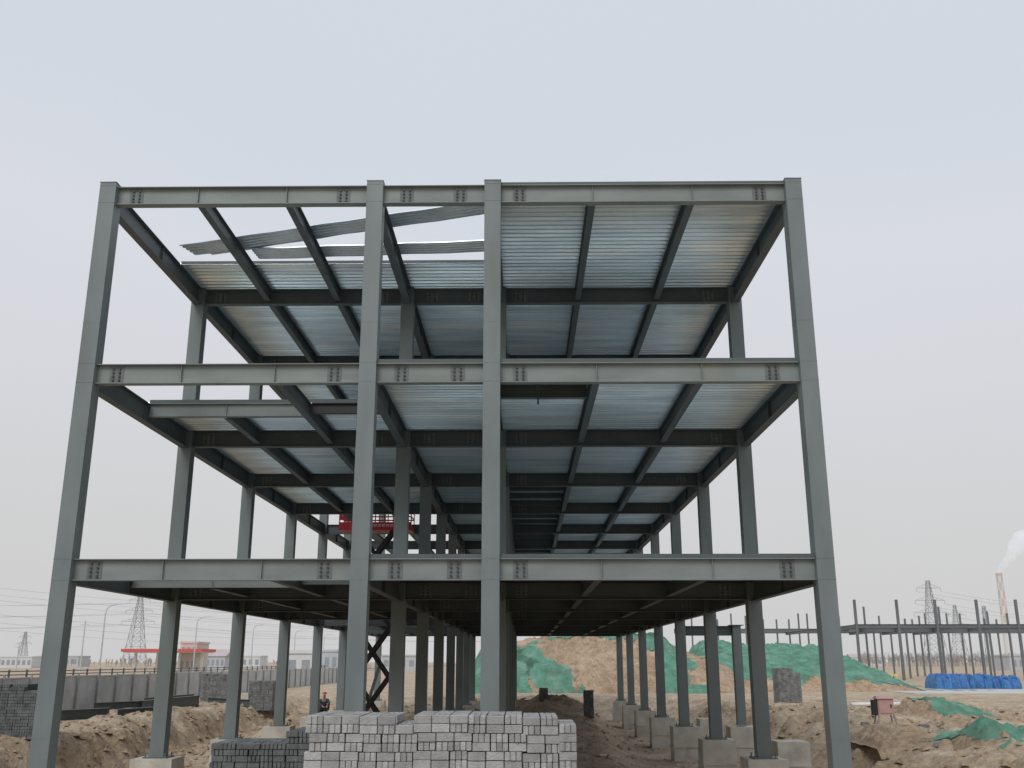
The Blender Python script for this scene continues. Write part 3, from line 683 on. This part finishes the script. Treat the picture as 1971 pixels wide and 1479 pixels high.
# ------------------------------------------------------------------ tree line
random.seed(9); mb=MB()
def twigtree(x,y,h_):
    mb.bar((x,y,0),(x,y,h_*.75),.2)
    for i in range(16):
        z=h_*random.uniform(.25,.8); a=random.random()*6.28; l=h_*random.uniform(.15,.32)
        mb.bar((x,y,z),(x+l*.6*math.cos(a),y+l*.6*math.sin(a),z+l),.1)
for i in range(240):
    Y=random.uniform(560,640); px=random.uniform(1655,1990); x=at(px,1275,Y).x; twigtree(x,Y,random.uniform(5,8))
for i in range(160):
    Y=random.uniform(500,620); px=random.uniform(-10,680); x=at(px,1275,Y).x; twigtree(x,Y,random.uniform(3,5))
tag(mb.build('bare_tree_line',M['twig']),'far off line of bare leafless trees along the horizon','trees',kind='stuff')
# ------------------------------------------------------------------ blue tarps, sacks
def tarp(px0,px1,Y,h_,label,seed,m=M['blue']):
    a=at(px0,1310,Y).x; b=at(px1,1310,Y).x; n=50; W=b-a; v=[]; d=3.0
    for j in range(n+1):
        for i in range(n+1):
            u,w2=i/n,j/n; e=min(1,min(u,1-u)*14,min(w2,1-w2)*9); e=e**.6
            x=a+W*u; y=Y+d*w2; f1=fn(x+seed*3,y,.9,4)
            z=.1+h_*e*(.85+.22*(int(u*5+seed)%2))+(.16*f1+.07*math.sin(x*7+6*f1))*e
            v.append((x,y-.12*math.sin(x*8+seed)*(w2<.15),z))
    f=[(j*(n+1)+i,j*(n+1)+i+1,(j+1)*(n+1)+i+1,(j+1)*(n+1)+i) for j in range(n) for i in range(n)]
    me=bpy.data.meshes.new('covered_pile'); me.from_pydata(v,[],f); me.materials.append(m); me.update()
    tag(link('tarp_covered_pile',me),label,'tarpaulin')
tarp(1803,1866,92,1.15,'blue tarpaulin over the left pile on the concrete road',1)
tarp(1866.5,1926,92.4,1.1,'blue tarpaulin over the middle pile on the concrete road',2)
tarp(1927,1968,92,1.0,'blue tarpaulin over the right pile on the concrete road',3)
for i,(px,m,l_) in enumerate(((1680,'yellow','pale yellow sack pile beyond the green mound'),(1700,'orange','orange sack pile beyond the green mound, middle one'),(1718,'yellow','small yellow sack pile nearest the far steel frame'))):
    random.seed(i); c=at(px,1315,112); mb=MB()
    for r in range(4):
        for q in range(3):
            x=-.75+q*.5+random.uniform(-.05,.05); z=r*.3
            mb.hexa([(x,0,z),(x+.45,0,z),(x+.45,.9,z),(x,.9,z),(x+.06,.06,z+.27),(x+.39,.06,z+.27),(x+.39,.84,z+.27),(x+.06,.84,z+.27)])
    tag(mb.build('sack_pile',M[m],None,(c.x,112,0)),l_,'sacks')
# ------------------------------------------------------------------ electrical box
q=gnd(1707,1416,0); eb=empty('electrical_box',(q.x,q.y,H(q.x,q.y))); tag(eb,'faded red electrical box on thin legs with black panel, on the soil at right','electrical box')
mb=MB(); mb.box(-.27,.27,-.18,.18,.42,.94); mb.build('cabinet',M['pink'],eb); mb=MB(); mb.hexa([(-.31,-.24,.94),(.31,-.24,.94),(.31,.24,.94),(-.31,.24,.94),(-.26,-.05,1.04),(.26,-.05,1.04),(.26,.05,1.04),(-.26,.05,1.04)]); mb.build('roof',M['pink'],eb)
mb=MB(); mb.box(-.23,.23,-.2,-.183,.47,.9); dd=mb.build('door',M['pink'],eb); mb=MB(); mb.box(.15,.19,-.225,-.202,.66,.76); mb.build('handle',M['black'],dd)
mb=MB(); mb.box(-.42,-.29,-.16,.1,.4,.9); mb.build('side_panel',M['black'],eb)
for sx in(-1,1):
    for sy in(-1,1): mb=MB(); mb.bar((sx*.25,sy*.15,.42),(sx*.34,sy*.24,-.05),.04); mb.build('leg',M['post'],eb)
a=gnd(1640,1368,0); b=gnd(1757,1367,0); mb=MB(); mb.tube([(a.x,a.y,.3),(b.x,b.y,.3)],.1,12); tag(mb.build('pipe',M['white'],smooth=True),'long white pipe lying on the soil right of the building','pipe')
for i,(pa,pb) in enumerate((((1460,1372),(1500,1366)),((980,1352),(1010,1360)),((1560,1352),(1600,1350)),((1270,1452),(1310,1460)),((1150,1420),(1190,1412)),((1520,1400),(1560,1392)))):
    a=gnd(*pa,0);b=gnd(*pb,0); mb=MB(); mb.bar((a.x,a.y,H(a.x,a.y)+.08),(b.x,b.y,H(b.x,b.y)+.08),.12,.06); tag(mb.build('timber_plank',M['timber']),['timber plank on soil beside the right row of footings','timber plank on soil under the building','timber plank on soil right of the tall brick stack','timber plank in the pit at the foot of the nearest right footings','timber plank beside the narrow dark brick stack','timber plank on the bank beyond the right columns'][i],'plank')
# ------------------------------------------------------------------ worker (crouching)
WX,WY=at(622,1360,53).x,53.0; wz=H(WX,WY)-.12
per=empty('person',(WX,WY,wz+.1),R(20)); tag(per,'person in dark clothes and red hard hat crouching beyond the near dark bricks','person')
def skin(name,verts,edges,radii,m,parent,sub=2):
    me=bpy.data.meshes.new(name); me.from_pydata(verts,edges,[]); me.materials.append(m); o=bpy.data.objects.new(name,me); COL.objects.link(o); o.parent=parent
    s=o.modifiers.new('s','SKIN'); 
    for i,r in enumerate(radii): me.skin_vertices[0].data[i].radius=(r,r)
    me.skin_vertices[0].data[0].use_root=True; s.use_smooth_shade=True
    u=o.modifiers.new('u','SUBSURF'); u.levels=sub; u.render_levels=sub; return o
V=[(0,0,.32),(0,-.08,.55),(0,-.17,.78),(0,-.22,.86),(0,-.25,.94),(0,-.27,1.03),
   (-.19,-.15,.76),(-.25,-.34,.56),(-.12,-.5,.48),(-.08,-.56,.46),(.19,-.15,.76),(.25,-.34,.56),(.12,-.5,.48),(.08,-.56,.46),
   (-.1,0,.3),(-.2,-.4,.46),(-.17,-.12,.1),(-.18,-.28,.05),(.1,0,.3),(.2,-.4,.46),(.17,-.12,.1),(.18,-.28,.05)]
E=[(0,1),(1,2),(2,3),(3,4),(4,5),(2,6),(6,7),(7,8),(8,9),(2,10),(10,11),(11,12),(12,13),(0,14),(14,15),(15,16),(16,17),(0,18),(18,19),(19,20),(20,21)]
for s in(-1,1):
    for k in range(5):
        i=len(V); w0=9 if s<0 else 13; bx0=V[w0]; V.append((bx0[0]+(k-2)*.018,bx0[1]-.05-.008*(2-abs(k-2)),bx0[2]-.02)); V.append((bx0[0]+(k-2)*.02,bx0[1]-.075,bx0[2]-.05)); E+=[(w0,i),(i,i+1)]
rad_=[.12,.13,.13,.055,.085,.085,.055,.045,.035,.035,.055,.045,.035,.035,.085,.065,.045,.045,.085,.065,.045,.045]+[.009,.008]*10
body=skin('body',V,E,rad_,M['skin'],per,1)
skin('jacket',V[:3]+V[6:9]+V[10:13],[(0,1),(1,2),(2,3),(3,4),(4,5),(2,6),(6,7),(7,8)],[.17,.19,.18,.095,.08,.065,.095,.08,.065],M['jacket'],per,1)
skin('trousers',[V[0]]+V[14:17]+V[18:21],[(0,1),(1,2),(2,3),(0,4),(4,5),(5,6)],[.16,.13,.105,.08,.13,.105,.08],M['trousers'],per,1)
mb=MB(); mb.tube([(0,-.27,1.05),(0,-.27,1.06),(0,-.265,1.11),(0,-.26,1.15),(0,-.26,1.165)],[.14,.112,.1,.06,.01],14); mb.build('hard_hat',M['red'],per,smooth=True)
for s in(-1,1):
    mb=MB(); mb.hexa([(s*.18-.05,-.38,0),(s*.18+.05,-.38,0),(s*.18+.05,-.1,0),(s*.18-.05,-.1,0),(s*.18-.045,-.36,.06),(s*.18+.045,-.36,.06),(s*.18+.045,-.1,.12),(s*.18-.045,-.1,.12)]); mb.build('boot',M['black'],per)
print('bricks',nb)
